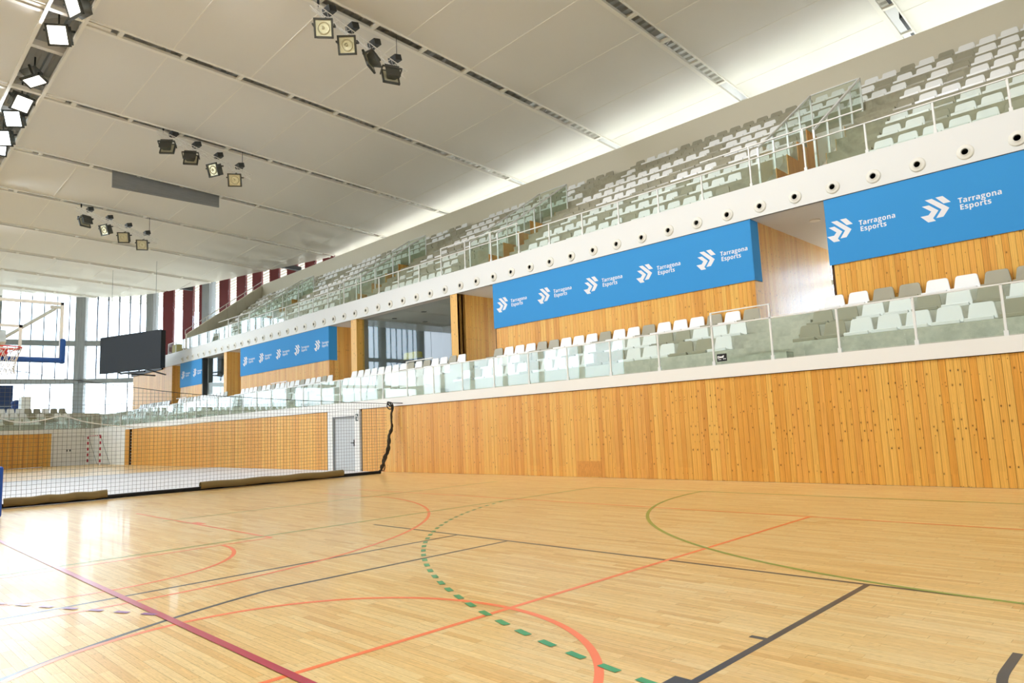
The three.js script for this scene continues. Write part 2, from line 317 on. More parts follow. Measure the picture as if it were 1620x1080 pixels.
// glazed rooms between the piers
[[-26.98, -20.3], [-44.95, -41.62]].forEach(([a, b], i) => {
  const r = struct(group('window_' + (i + 1)), i ? 'small glazed room at the far end behind the lower seats' : 'wide glazed room between two pine piers');
  const n = i ? 2 : 4;
  for (let k = 0; k < n; k++) put('pane', span(a + (b - a) * k / n + 0.01, a + (b - a) * (k + 1) / n - 0.01, YC, YB0, ZB - 0.32, ZB - 0.31), mPane, r);
  put('room_back', [span(a, b, YC, YB0, -22.3, -22.2), span(a, a + 0.05, YC, YB0, -22.2, ZB - 0.4), span(b - 0.05, b, YC, YB0, -22.2, ZB - 0.4)], std({ color: hex('#8f948f'), roughness: 0.8 }), r);
  if (i) { put('sill_wall', span(a, b, YC, 5.0, ZB - 0.5, ZB - 0.35), mWhite, r); put('jamb', span(a, a + 0.1, YC, YB0, ZB - 0.3, ZB), mDark, r); }
  else { put('desk', [span(a + 0.8, a + 3.4, 4.5, 4.56, -19.2, -18.4), span(a + 0.9, a + 0.96, YC, 4.5, -19.1, -18.5), span(a + 3.2, a + 3.26, YC, 4.5, -19.1, -18.5)], mDark, r); for (let k = 0; k < 6; k++) put('ceiling_spot', new THREE.CylinderGeometry(0.12, 0.12, 0.02, 16).translate(a + 1 + (k % 3) * 2.2, YB0 - 0.012, -18.6 - Math.floor(k / 3) * 1.8), mDark, r); }
});
tag(put('yellow_bag', new RoundedBoxGeometry(0.95, 0.35, 0.4, 2, 0.08).translate(-24.9, 4.74, -18.8), std({ color: hex('#c9b600'), roughness: 0.7 })), 'yellow bag lying on the desk in the wide glazed room', 'bag');
// soffit of the upper stand
struct(put('ceiling_soffit', [span(-52.1, XR, YB0, YB0 + 0.15, ZB + 0.02, -24.5)], std({ color: hex('#ece4de'), roughness: 0.6 })), 'flat pale soffit under the upper stand');
struct(put('ceiling_soffit', [span(-58.9, -52.1, YB0 - 0.1, YB0 + 0.15, ZB + 0.1, -19)], mBlack), 'black slab beneath the scoreboard');  // plain black slab above the far pine wall
for (let i = 0; i < 2; i++) tag(put('ceiling_downlight', [new THREE.CylinderGeometry(0.14, 0.14, 0.02, 20).translate(-6.85, YB0 - 0.011, -18.8 - i * 1.5)], std({ color: hex('#fff3e4'), roughness: 0.4 })), i ? 'round downlight deeper inside the first passage soffit' : 'round downlight near the mouth of the first passage soffit', 'ceiling light');

// ---------------------------------------------------------------- blue banners
function bannerTex() {
  const c = document.createElement('canvas'); c.width = 1024; c.height = 832; const g = c.getContext('2d');
  g.fillStyle = '#2f8fd0'; g.fillRect(0, 0, 1024, 832);
  const S = 1024 / 2.03, ox = 0.12 * S, oy = 832 - (5.82 - 4.95) * S;
  g.fillStyle = '#e9e6e8';
  for (const P of [[[0.31, 0.2], [0.45, 0.2], [0.59, 0.03], [0.45, 0.03]], [[0.1, 0.19], [0.24, 0.19], [0.55, -0.09], [0.42, -0.26], [0.28, -0.26], [0.4, -0.09]], [[0.03, 0.06], [0.17, 0.06], [0.34, -0.1], [0.22, -0.25], [0.27, -0.32], [0.12, -0.32], [-0.02, -0.16], [0.14, -0.16], [0.2, -0.09]]]) {
    g.beginPath(); P.forEach(([x, y], i) => (i ? g.lineTo(ox + x * S, oy - y * S) : g.moveTo(ox + x * S, oy - y * S))); g.closePath(); g.fill();
  }
  g.textBaseline = 'alphabetic'; g.font = 'bold 76px sans-serif';
  const w1 = g.measureText('Tarragona').width, fit = 0.8 * S / w1; g.font = 'bold ' + (76 * fit).toFixed(1) + 'px sans-serif';
  g.fillText('Tarragona', ox + 0.72 * S, oy + 0.045 * S); g.fillText('Esports', ox + 0.735 * S, oy + 0.195 * S);
  const t = new THREE.CanvasTexture(c); t.colorSpace = THREE.SRGBColorSpace; t.wrapS = THREE.RepeatWrapping; return t;
}
{
  const T = bannerTex(), mB = std({ map: T, roughness: 0.75 }), mSide = std({ color: hex('#2f8fd0'), roughness: 0.75 });
  const rows = [[-6.01, 10, -5.98, 'blue banner with repeated white chevron logos nearest the right edge'], [-17.86, -7.94, -17.68, 'blue banner of five chevron logos between two pine passages'], [-39.25, -29.4, -38.88, 'blue banner of five chevron logos left of the wide glazed room'], [-48.7, -44.95, -48.45, 'small far blue banner with two chevron logos near the scoreboard']];
  rows.forEach(([a, b, first, label], i) => {
    const o = tag(group('banner', [0, 0, 0]), label, 'banner', 'blue banners');
    const g = span(a, b, 4.95, YB0 - 0.01, ZB + 0.006, ZB + 0.03), p = g.attributes.position, uv = g.attributes.uv, n = g.attributes.normal;
    for (let k = 0; k < p.count; k++) { const zf = n.getZ(k) > 0.5; uv.setXY(k, zf ? (p.getX(k) - first + 0.12) / 2.03 : 0.02, zf ? (p.getY(k) - 4.95) / 1.65 : 0.5); }
    put('cloth', g, mB, o);
    if (i === 1 || i === 2) tag(put('banner_return', span(b + 0.003, b + 0.02, 4.95, YB0 - 0.01, ZB - 0.42, ZB + 0.03), mSide), i === 1 ? 'blue cloth strip turning into the first passage' : 'blue cloth strip turning into the passage left of the wide glazed room', 'banner');
    put('top_batten', span(a, b, YB0 - 0.02, YB0 - 0.003, ZB + 0.03, ZB + 0.036), mDark, o);
  });
}

// ---------------------------------------------------------------- balcony band with air nozzles
const bandW = struct(group('wall_balcony'), 'white balcony front with a row of round air nozzles');
{
  const xs = []; for (let x = -2.06 + 0.925 * 3; x > -48.5; x -= 0.925) xs.push(x);
  const sh = new THREE.Shape(); sh.moveTo(-52.1, YB0); sh.lineTo(XR, YB0); sh.lineTo(XR, YB1); sh.lineTo(-52.1, YB1); sh.closePath();
  for (const x of xs) { const p = new THREE.Path(); p.absarc(x, 6.86, 0.1, 0, Math.PI * 2, true); sh.holes.push(p); }
  put('front_panel', new THREE.ExtrudeGeometry(sh, { depth: 0.08, bevelEnabled: false, curveSegments: 10 }).translate(0, 0, ZB - 0.05), mBand, bandW);
  // each nozzle: a turned ring in front of its hole and a real throat reaching back into the balcony
  const ring = new THREE.LatheGeometry([[0.165, 0], [0.16, 0.022], [0.13, 0.034], [0.09, 0.03], [0.08, 0.055], [0.068, 0.056], [0.064, 0.02]].map(([r, y]) => new THREE.Vector2(r, y)), 28).rotateX(Math.PI / 2);
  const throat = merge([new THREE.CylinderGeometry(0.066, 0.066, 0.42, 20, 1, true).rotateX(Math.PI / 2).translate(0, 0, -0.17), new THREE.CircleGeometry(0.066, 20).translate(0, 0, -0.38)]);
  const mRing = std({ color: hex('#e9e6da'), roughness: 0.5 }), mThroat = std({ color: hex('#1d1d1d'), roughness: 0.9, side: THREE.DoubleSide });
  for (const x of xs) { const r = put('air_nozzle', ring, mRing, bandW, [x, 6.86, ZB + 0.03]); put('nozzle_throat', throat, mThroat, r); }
}

// ---------------------------------------------------------------- upper terrace
const UR = 0.62, UT = 0.84, U0 = 7.64, UZ = -17.75;
const tUp = struct(group('terrace_upper'), 'stepped terrace of the upper stand');
const VOM = [[-7.7, -6.3], [-19.5, -18.05], [-29.05, -27.7], [-40.65, -39.25]];
const endX = (z) => -47.9 - (ZB - z) * 0.55;
put('front_walk', span(-52, XR, 7.2, 7.46, ZB - 0.1, UZ - 0.1), mConcrete, tUp);
const mConcreteWarm = std({ color: hex('#a9a38c'), map: concreteTex, roughness: 0.75 });
for (let i = 0; i < 8; i++) {
  const z0 = UZ - UT * i, z1 = i === 7 ? -24.35 : z0 - UT - 0.06, top = U0 + UR * i; let xs = [[endX(z0) + 0.1, XR]];
  if (i < 5) { xs = []; let r = XR; for (const [a, b] of VOM) { xs.push([b, r]); r = a; } xs.push([endX(z0) + 0.1, r]); }
  for (const [a, b] of xs) put('step', uvWorld(span(a, b, top - UR - 0.12, top, z0, z1), 0.5), mConcreteWarm, tUp);
}
for (const [a, b] of VOM) for (let i = 0; i < 5; i++) {
  put('half_step', uvWorld(span(b + 0.12, b + 1.2, U0 + UR * (i - 1), U0 + UR * (i - 0.5), UZ - UT * i + 0.4, UZ - UT * i), 0.5), mConcreteWarm, tUp);
}
VOM.forEach(([a, b], v) => {
  const w = struct(group('wall_stairwell'), 'pine-lined stairwell cut into the upper stand, ' + ORD[v + 1] + ' from the right');
  for (let i = 0; i < 5; i++) { const z0 = UZ - UT * i, top = U0 + UR * i; for (const x of [a, b]) { const s = x === a ? 1 : -1; for (let k = 0; k < 6; k++) put('plank', uvScale(span(x, x + s * 0.025, 6.75, top + 0.02, z0 - UT * k / 6 - 0.004, z0 - UT * (k + 1) / 6), 0.12, 0.5, rnd(), rnd()), PINE[pick5()], w); } }
  put('back_panel', span(a, b, 6.75, U0 + UR * 4 + 0.1, UZ - UT * 5, UZ - UT * 5 + 0.03), mWhite, w);
});
// beige wall behind the upper stand and its sloping end
struct(put('wall_top', span(-51.8, XR, 11.8, 13.41, -24.55, -24.33), mBeige), 'beige wall behind the top row of the upper stand');
{
  const w = struct(group('wall_stand_end'), 'beige sloping end wall of the upper stand with a handrail');
  const n = 8; const A = V(-47.95, 0, -17.2), B = V(-51.85, 0, -24.33);
  const pt = (t) => A.clone().lerp(B, t), top = (t) => 8.5 + (13.38 - 8.5) * t, ang = Math.atan2(B.x - A.x, B.z - A.z);
  for (let k = 0; k < n; k++) {
    const t0 = k / n, t1 = (k + 1) / n, L = A.distanceTo(B) / n - 0.02, s = new THREE.Shape();
    s.moveTo(0, 7.0 + k * 0.5); s.lineTo(L, 7.0 + k * 0.5); s.lineTo(L, top(t1)); s.lineTo(0, top(t0)); s.closePath();
    const g = new THREE.ExtrudeGeometry(s, { depth: 0.12, bevelEnabled: false }); g.rotateY(ang - Math.PI / 2);
    const p = pt(t0); put('panel', g, mBeige, w, [p.x, 0, p.z]);
    put('rail_post', bar(V(p.x, top(t0), p.z), V(p.x, top(t0) + 0.28, p.z), 0.018), mRail, w);
  }
  put('handrail', bar(V(A.x, top(0) + 0.28, A.z), V(B.x, top(1) + 0.28, B.z), 0.025, 8), mRail, w);
  const e = struct(put('wall_lobby', span(-52.1, -50.3, 7.47, 9.33, -19.6, -19.3), mWhite), 'small white wall block at the far end of the balcony');
}
tag(put('yellow_box', new RoundedBoxGeometry(0.9, 0.75, 0.4, 2, 0.03).translate(-51.4, 7.86, -17.9), std({ color: hex('#c2a63a'), roughness: 0.6 })), 'ochre yellow box behind the balcony glass beside the scoreboard', 'box');

// ---------------------------------------------------------------- glass balustrades
function balustrade(name, label, z, y0, xs, topOf, railR) {
  const o = tag(group(name), label, 'balustrade');
  for (let i = 0; i < xs.length; i++) {
    const x = xs[i], t = Math.max(topOf(x + 0.01), topOf(x - 0.01));
    put('post', [span(x - 0.018, x + 0.018, y0, t, z - 0.02, z + 0.02), span(x - 0.035, x + 0.035, y0, y0 + 0.1, z - 0.03, z + 0.03)], mRail, o);
    if (i + 1 < xs.length) {
      const x1 = xs[i + 1], tt = topOf((x + x1) / 2), base = topOf(1e4);
      put('glass_pane', span(x - 0.03, x1 + 0.03, y0 + 0.03, Math.min(tt, base) - 0.02, z - 0.006, z + 0.006), mGlass, o);
      put('handrail', span(x, x1, base - 0.012, base + 0.012, z - 0.02, z + 0.02), mRail, o);
      if (tt > base + 0.05) put('raised_rail', span(x, x1, tt - 0.024, tt, z - 0.022, z + 0.022), mRail, o);
    }
  }
  return o;
}
{
  const xs = []; for (let x = -2.24 + 1.38 * 4; x > -7.7; x -= 1.38) xs.push(x);
  for (let x = -7.76; x > XE + 0.4; x -= 1.457) xs.push(x);
  const near = (x, off0, off1) => PASS.some(([a, b]) => x > a + off0 && x < b + off1);
  balustrade('lower_balustrade', 'clear glass balustrade on the white ledge of the lower stand', ZW - 0.08, 2.58, xs, (x) => (near(x, 0.1, -0.25) ? 3.8 : 3.49));
  const xu = []; for (let x = -2.15 + 1.4 * 4; x > -4.5; x -= 1.39) xu.push(x);
  for (let x = -4.93; x > -52; x -= 1.4485) xu.push(x);
  const rise = (x) => VOM.some(([a, b]) => x > a - 1.55 && x < b + 1.35);
  balustrade('upper_balustrade', 'clear glass balustrade along the upper balcony front', ZB - 0.06, YB1, xu, (x) => (rise(x) ? 8.6 : 8.22));
  const oe = tag(group('end_balustrade'), 'glass balustrade of the end stand behind the net', 'balustrade');
  for (let z = ZW + 0.1; z < 8; z += 1.45) { put('post', span(XE - 0.1, XE - 0.06, 2.58, 3.49, z - 0.02, z + 0.02), mRail, oe); put('glass_pane', span(XE - 0.086, XE - 0.074, 2.61, 3.47, z + 0.02, z + 1.43), mGlass, oe); put('handrail', span(XE - 0.1, XE - 0.06, 3.47, 3.505, z, z + 1.45), mRail, oe); }
}
VOM.forEach(([a, b], v) => {
  const o = tag(group('stair_guard'), 'glass guard round the ' + ORD[v + 1] + ' upper stairwell from the right', 'guard', 'upper stairwell guards');
  const zb = UZ - UT * 5 + 0.08, yb = U0 + UR * 4.4, zf = UZ + 0.1, yf = YB1 + 0.05;
  put('back_pane', span(a, b, yb, yb + 1.13, zb - 0.006, zb + 0.006), mGlass, o);
  put('top_rail', span(a, b, yb + 1.12, yb + 1.15, zb - 0.02, zb + 0.02), mSteel, o);
  for (const x of [a - 0.05, b + 0.05]) {
    const n = 4, Y = (t) => yf + (yb - yf) * t, Z = (t) => zf + (zb - zf) * t;
    for (let k = 0; k < n; k++) {
      const t0 = k / n, t1 = (k + 1) / n, s = new THREE.Shape(); s.moveTo(-Z(t0), Y(t0)); s.lineTo(-Z(t1) - 0.02, Y(t1)); s.lineTo(-Z(t1) - 0.02, Y(t1) + 1.08); s.lineTo(-Z(t0), Y(t0) + 1.08); s.closePath();
      put('side_pane', new THREE.ExtrudeGeometry(s, { depth: 0.012, bevelEnabled: false }).rotateY(Math.PI / 2).translate(x, 0, 0), mGlass, o);
      put('post', span(x - 0.02, x + 0.03, Y(t0) - 0.15, Y(t0) + 1.1, Z(t0) - 0.02, Z(t0) + 0.02), mSteel, o);
    }
    put('post', span(x - 0.02, x + 0.03, yb - 0.25, yb + 1.13, zb - 0.02, zb + 0.02), mSteel, o);
    put('handrail', boxBar(V(x, Y(0) + 1.1, Z(0)), V(x, Y(1) + 1.12, Z(1)), 0.06, 0.05), mSteel, o);
  }
});
{
  const c = document.createElement('canvas'); c.width = 256; c.height = 176; const g = c.getContext('2d');
  g.fillStyle = '#121212'; g.fillRect(0, 0, 256, 176); g.fillStyle = '#f2f0f0'; g.fillRect(18, 46, 48, 56); g.fillRect(66, 58, 108, 36); g.fillRect(150, 40, 34, 24); g.fillStyle = '#121212'; g.beginPath(); g.arc(48, 74, 12, 0, 7); g.fill();
  g.fillStyle = '#f2f0f0'; g.fillRect(34, 124, 76, 14); g.fillRect(158, 112, 28, 20); g.fillRect(198, 112, 30, 20);
  const t = new THREE.CanvasTexture(c); t.colorSpace = THREE.SRGBColorSpace;
  const m = tag(put('sticker', span(-7.68, -7.44, 2.66, 2.83, ZW - 0.072, ZW - 0.068), std({ map: t, roughness: 0.4 })), 'small black sticker with white print on the lower balustrade glass', 'sticker');
}

// ---------------------------------------------------------------- seats
const seatParts = (() => {
  // shell: low back with rounded shoulders, pan, front lip
  const s = new THREE.Shape(), w0 = 0.24, w1 = 0.192, h = 0.33, r = 0.05;
  s.moveTo(-w0, 0); s.lineTo(w0, 0); s.lineTo(w1 + 0.006, h - r); s.quadraticCurveTo(w1, h, w1 - r, h); s.lineTo(-w1 + r, h); s.quadraticCurveTo(-w1, h, -w1 - 0.006, h - r); s.closePath();
  const back = new THREE.ExtrudeGeometry(s, { depth: 0.028, bevelEnabled: true, bevelSize: 0.008, bevelThickness: 0.008, bevelSegments: 1, curveSegments: 4 }).rotateX(-0.2).translate(0, 0.06, -0.37);
  const p = new THREE.Shape(); p.moveTo(0, 0); p.lineTo(0, 0.035); p.quadraticCurveTo(0.03, 0.062, 0.07, 0.055); p.lineTo(0.3, 0.04); p.quadraticCurveTo(0.37, 0.045, 0.4, 0.1); p.lineTo(0.43, 0.1); p.lineTo(0.41, 0); p.closePath();
  const pan = new THREE.ExtrudeGeometry(p, { depth: 0.44, bevelEnabled: true, bevelSize: 0.006, bevelThickness: 0.01, bevelSegments: 1, curveSegments: 4 }).translate(0, 0, -0.22).rotateY(Math.PI / 2);
  const lip = new RoundedBoxGeometry(0.49, 0.08, 0.06, 1, 0.018).translate(0, 0.04, -0.012);
  return { shell: merge([back, pan, lip].map((g) => { const q = g.index ? g.toNonIndexed() : g; return q; })), tag: bx(0.05, 0.014, 0.006, 0, 0.325, -0.37 - 0.036).rotateX(0) };
})();
const seatTagMat = mHole;
const seatList = [];   // x, y, z, colour, label data
{
  const low = [ // per row: list of [x, colour]
  ];
  const P = {
    1: { 0: 'ggwwwwwgwwgwwwwwwgww', 1: 'wggwwwggwwwwgwwwwgw' }, 2: { 0: 'ggwwgwgwwwgwwgwwwwgw', 1: 'wwwggwwwgwgwwggwwwg' }, 3: { 0: 'wwggwwggwwwgwwwgww', 1: 'gwgwwwgwwgwwwggwwwg' },
  };
  const blocks = [[-5.95, 8, 1], [-8.05, -17.75, -1], [-19.6, -27.2, -1], [-29.13, -39.0, -1], [-41.0, -48.6, -1], [-50.5, -56.6, -1]];
  for (let row = 1; row <= 3; row++) blocks.forEach(([x0, x1, dir], b) => {
    const shift = row === 1 ? -0.07 : row === 2 ? -0.03 : 0; let k = 0;
    for (let x = x0 + shift; dir > 0 ? x < x1 : x > x1; x += dir * (b === 0 ? 0.543 : 0.53), k++) {
      const pat = P[row][b], c = pat && k < pat.length ? pat[k] : rnd() < 0.26 ? 'g' : 'w';
      seatList.push({ x, y: L0 + LR * (row - 1), z: LZ - LT * (row - 1) - 0.04, c, tier: 'lower', row, b, k, turn: 0 });
    }
  });
  // upper stand: columns X = -2.65 - 0.54 k
  const UP = { 0: 'gggwwwww', 1: 'ggwwwgww', 2: 'wgwwwgww', 3: 'wgwgwwww', 4: 'wwwwwgww', 5: 'wwwgwgww', 6: 'wgwwwgww', 7: 'wwgwgwww' };
  const cols = []; for (let x = -2.65 + 0.54 * 5; x > -51.5; x -= 0.54) cols.push(x);
  const greyPatch = (x, r) => vnoise(x * 0.9 + 7, r * 1.3 + 3) > 0.66 || rnd() < 0.12;
  for (let r = 0; r < 8; r++) cols.forEach((x, k) => {
    const z = UZ - UT * r - 0.04; if (x < endX(z) + 0.6) return;
    if (r < 5 && VOM.some(([a, b]) => x > a - (r < 2 ? 1.15 : 0.32) && x < b + 1.3)) return;
    if (r >= 5 && VOM.slice(1).some(([a, b]) => x > b + 0.2 + (r - 4) * 0.3 && x < b + 1.5 + (r - 4) * 0.3)) return;
    const j = Math.round((x + 6.43) / 0.54), pat = UP[r];
    const c = j >= 0 && j < 8 ? pat[j] : greyPatch(x, r) ? 'g' : 'w';
    seatList.push({ x: x + (r === 7 ? -0.08 : 0), y: U0 + UR * r, z, c, tier: 'upper', row: r + 1, k, turn: 0 });
  });
  for (let row = 1; row <= 3; row++) for (let z = -13.2 + row * 0.1; z < 6; z += 0.53) {
    if (z > -8.6 && z < -6.9) continue;
    seatList.push({ x: XE - 1.02 - LT * (row - 1), y: L0 + LR * (row - 1) - 0.01, z, c: rnd() < 0.3 ? 'g' : 'w', tier: 'end', row, k: 0, turn: Math.PI / 2 });
  }
  const ry = 0.77982, fx = -Math.sin(ry), fz = -Math.cos(ry);
  for (const s of seatList) { const dx = s.x, dz = s.z, dy = s.y - 1.4, a = dx * fx + dz * fz, side = dx * Math.cos(ry) - dz * Math.sin(ry); s.vis = a > 0 && Math.abs(side) < a * 0.78 && dy < a * 0.64; s.size = 1 / a; }
  const vis = seatList.filter((s) => s.vis).sort((p, q) => q.size - p.size), chosen = new Set(vis.slice(0, 300));
  const proto = {};
  for (const c of ['w', 'g']) { const g = new THREE.Group(); const sh = new THREE.Mesh(seatParts.shell, mSeat[c]); sh.name = 'seat_shell'; const t = new THREE.Mesh(seatParts.tag, seatTagMat); t.name = 'number_plate'; for (const m of [sh, t]) { m.castShadow = m.receiveShadow = true; g.add(m); } proto[c] = g; }
  // ordinals among the chosen, counted from the passage / stairwell or the right edge
  const order = {};
  for (const s of [...chosen].sort((p, q) => q.x - p.x)) { const key = s.tier + s.row; s.n = order[key] = (order[key] ?? 0) + 1; }
  const num = (n) => n < 21 ? ORD[n] : n % 10 === 0 ? ['', '', 'twentieth', 'thirtieth', 'fortieth', 'fiftieth'][n / 10] : ['', '', 'twenty', 'thirty', 'forty', 'fifty'][Math.floor(n / 10)] + '-' + ORD[n % 10];
  for (const s of chosen) {
    const o = proto[s.c].clone(); o.name = numbered('stadium_seat'); o.position.set(s.x, s.y, s.z); scene.add(o);
    const rowName = s.tier === 'lower' ? ['', 'front', 'middle', 'back'][s.row] : s.row === 1 ? 'front' : s.row === 8 ? 'top' : ORD[s.row];
    tag(o, (s.c === 'w' ? 'white' : 'grey') + ' plastic seat, ' + num(s.n) + ' from the right in ' + rowName + ' row of ' + s.tier + ' stand', 'seat', s.tier + ' stand seats');
  }
  const rest = seatList.filter((s) => !chosen.has(s)), im = new THREE.InstancedMesh(seatParts.shell, std({ color: 0xffffff, roughness: 0.28 }), rest.length), m4 = new THREE.Matrix4(), q = new THREE.Quaternion();
  rest.forEach((s, i) => { m4.compose(V(s.x, s.y, s.z), q.setFromAxisAngle(V(0, 1, 0), s.turn), V(1, 1, 1)); im.setMatrixAt(i, m4); im.setColorAt(i, mSeat[s.c].color); });
  im.name = 'distant_seats'; im.castShadow = im.receiveShadow = true; im.userData.kind = 'stuff'; tag(im, 'many small white and grey plastic seats further along the stands', 'seats'); scene.add(im);
}

// ---------------------------------------------------------------- facade: curved glazed wall behind everything
const FP = [[24, -28.5], [-30, -28.5], [-38, -28.4], [-47, -27.6], [-55, -25.0], [-63.5, -22.5], [-67, -20.2], [-70, -15.3], [-71, -10.2], [-71.5, 0], [-71.5, 32]].map(([x, z]) => V(x, 0, z));
const F0 = 54;   // arc length of the first run; the curved part counts from its end
function fAt(s) { let t = s + F0; for (let i = 0; i + 1 < FP.length; i++) { const L = FP[i].distanceTo(FP[i + 1]); if (t <= L || i + 2 === FP.length) { const d = FP[i + 1].clone().sub(FP[i]).normalize(); return { p: FP[i].clone().addScaledVector(d, t), d, a: Math.atan2(-d.z, d.x) }; } t -= L; } }
function fBox(s0, s1, y0, y1, depth, out = 0) {   // box on the facade between two arc lengths
  const A = fAt(s0).p, B = fAt(s1).p, d = B.clone().sub(A), L = d.length(), a = Math.atan2(-d.z, d.x);
  return bx(L, y1 - y0, depth).rotateY(a).translate((A.x + B.x) / 2, (y0 + y1) / 2, (A.z + B.z) / 2).translate(out * d.z / L, 0, -out * d.x / L);
}
const REDS = [[35.25, 36.38], [32.94, 34.38], [31.3, 32.19], [28.33, 29.57], [26.26, 27.41], [24.39, 25.49], [22.44, 23.53], [20.49, 21.61], [18.56, 19.67], [16.6, 17.82], [14.7, 15.8], [12.8, 13.9], [10.9, 12], [9, 10.1], [7.1, 8.2], [5.2, 6.3], [3.3, 4.4], [1.4, 2.5]];
const fTop = (s) => { const p = fAt(s).p; return ceilY(p.x, p.z) + (s > 8 ? 2.3 : 0.5); };
{
  const w = struct(group('wall_facade'), 'curved glazed facade of concrete pillars, beams and dark red panels');
  const pil = [[49.15, 50.2], [42.96, 43.74], [37.08, 37.78], [30.41, 31.32], [55.5, 56.3], [61.5, 62.3], [67.5, 68.3], [73.5, 74.3], [79.5, 80.3], [85.5, 86.3]];
  for (const [a, b] of pil) put('pillar', fBox(a, b, YC - 0.3, 18.4, 0.7, -0.05), mConcreteGrey, w);
  const ends = [37.1, 40, 43.4, 46, 49.6, 52, 55.9, 58, 61.9, 67.9, 73.9, 79.9, 85.9];
  for (let i = 0; i + 1 < ends.length; i++) { put('beam', fBox(ends[i], ends[i + 1], 10.07, 10.52, 0.5), mConcreteGrey, w); put('beam', fBox(ends[i], ends[i + 1], 6.75, 7.14, 0.6), mConcreteGrey, w); put('slab_edge', fBox(ends[i], ends[i + 1], 3.2, YC, 0.6), mConcreteGrey, w); }
  for (const [a, b] of REDS) put('red_panel', fBox(a, b, YC + 3, fTop(a), 0.14, -0.15), mRed, w);
  for (let s = -53; s < 0; s += 1.85) put('red_panel', fBox(s, s + 0.8, 7, fTop(s), 0.14), mRed, w);
  for (let s = -53; s < 36; s += 6) put('slab_edge', fBox(s, Math.min(37, s + 6), 6.5, 6.7, 0.2), mWhite, w);
  for (let s = -53; s < 85; s += 2) put('attic_wall', fBox(s, s + 2, fTop(s + 1), 18.6, s < 0 ? 0.04 : 0.2, -0.1), s < 0 ? mAddedOpal : mWhite, w);  // back run made translucent to add light above the ceiling
  put('parapet_low', fBox(48.1, 49.6, YC, 6.6, 0.4, 0.4), std({ color: hex('#1f3358'), roughness: 0.7 }), w);
}
{
  const w = [[37.78, 42.96], [43.74, 49.15], [50.2, 55.5], [56.3, 61.5], [62.3, 67.5], [68.3, 73.5], [74.3, 79.5]];
  w.forEach(([a, b], i) => {
    const o = struct(group('window_' + (i + 3)), 'tall end window with slim dark mullions, ' + ORD[i + 1] + ' bay from the scoreboard corner');
    const ms = []; for (let k = 1; k < 6; k++) ms.push(a + (b - a) * k / 6);
    const all = [a, ...(i === 0 ? [38.59, 39.43, 40.31, 41.2, 42.07] : i === 1 ? [44.3, 45.23, 46.15, 47.05, 47.88] : ms), b];
    for (const m of all.slice(1, -1)) { put('mullion', fBox(m - 0.04, m + 0.04, 10.52, fTop(m), 0.14), mMullion, o); put('mullion', fBox(m - 0.04, m + 0.04, 7.14, 10.07, 0.14), mMullion, o); }
    for (let k = 0; k + 1 < all.length; k++) { put('pane', fBox(all[k] + 0.04, all[k + 1] - 0.04, 10.52, fTop(all[k]), 0.012), mPane, o); put('pane', fBox(all[k] + 0.04, all[k + 1] - 0.04, 7.14, 10.07, 0.012), mPane, o); }
    for (let k = 0; k < 3; k++) { const s0 = a + (b - a) * k / 3, s1 = a + (b - a) * (k + 1) / 3; put('low_pane', fBox(s0 + 0.03, s1 - 0.03, YC, 6.75, 0.012), mPane, o); if (k) put('low_mullion', fBox(s0 - 0.03, s0 + 0.03, YC, 6.75, 0.1), mBlack, o); }
    put('balcony_rail', [fBox(a, b, YC + 1.0, YC + 1.05, 0.04, 0.9)], mConcreteGrey, o);
  });
  const red = struct(group('window_10'), 'strip of bright panes between the dark red panels');
  for (const [a, b] of [[36.38, 37.08], ...REDS.slice(0, -1).map(([a], i) => [i === 2 ? 29.57 : REDS[i + 1][1], i === 2 ? 30.41 : a])].filter(([a, b]) => b > a + 0.05)) put('pane', fBox(a, b, YC, fTop(a), 0.012), mPane, red);
  for (let s = -53; s < 0; s += 1.85) { put('pane', fBox(s + 0.8, s + 1.85, 6.7, fTop(s), 0.012), mPane, red); put('low_pane', fBox(s, s + 1.83, YC, 6.5, 0.012), mPane, red); }
}
// white cabinet and blue covered thing at the end concourse
tag(put('concourse_cabinet', new RoundedBoxGeometry(1.0, 1.35, 0.6, 2, 0.02).translate(-62.4, 4.47, -10.9), mWhite), 'white cabinet standing on the end concourse before the low windows', 'cabinet');
tag(put('waste_bin', merge([new THREE.CylinderGeometry(0.32, 0.36, 0.9, 20).translate(-63.6, 4.25, -10.6), new THREE.SphereGeometry(0.36, 20, 10).scale(1, 0.7, 1).translate(-63.6, 4.75, -10.6)]), std({ color: hex('#16366f'), roughness: 0.6 })), 'dark blue rounded bin beside the white cabinet on the end concourse', 'bin');

// scoreboard
{
  const o = tag(group('scoreboard', [-49.95, 7.36, -14.5]), 'large black video scoreboard hanging at the far corner of the stand', 'scoreboard');
  o.rotation.y = Math.atan2(2.03, 5.7) ;
  put('screen', bx(6.05, 2.5, 0.06, 0, 0, 0.12), std({ color: hex('#121820'), roughness: 0.7 }), o);
  put('housing', bx(6.0, 2.44, 0.3, 0, 0, -0.06), mBlack, o);
  put('bracket', [bar(V(-1.5, -1.25, -0.1), V(-0.5, -1.4, -2.2), 0.05), bar(V(1.5, -1.25, -0.1), V(0.5, -1.4, -2.2), 0.05), bx(2.4, 0.12, 0.12, 0, -1.32, -0.1)], mDark, o);
  for (const x of [-2.2, 2.2]) put('hanger', bar(V(x, 1.2, -0.05), V(x, 5.9, -0.05), 0.012), mConcreteGrey, o);
}

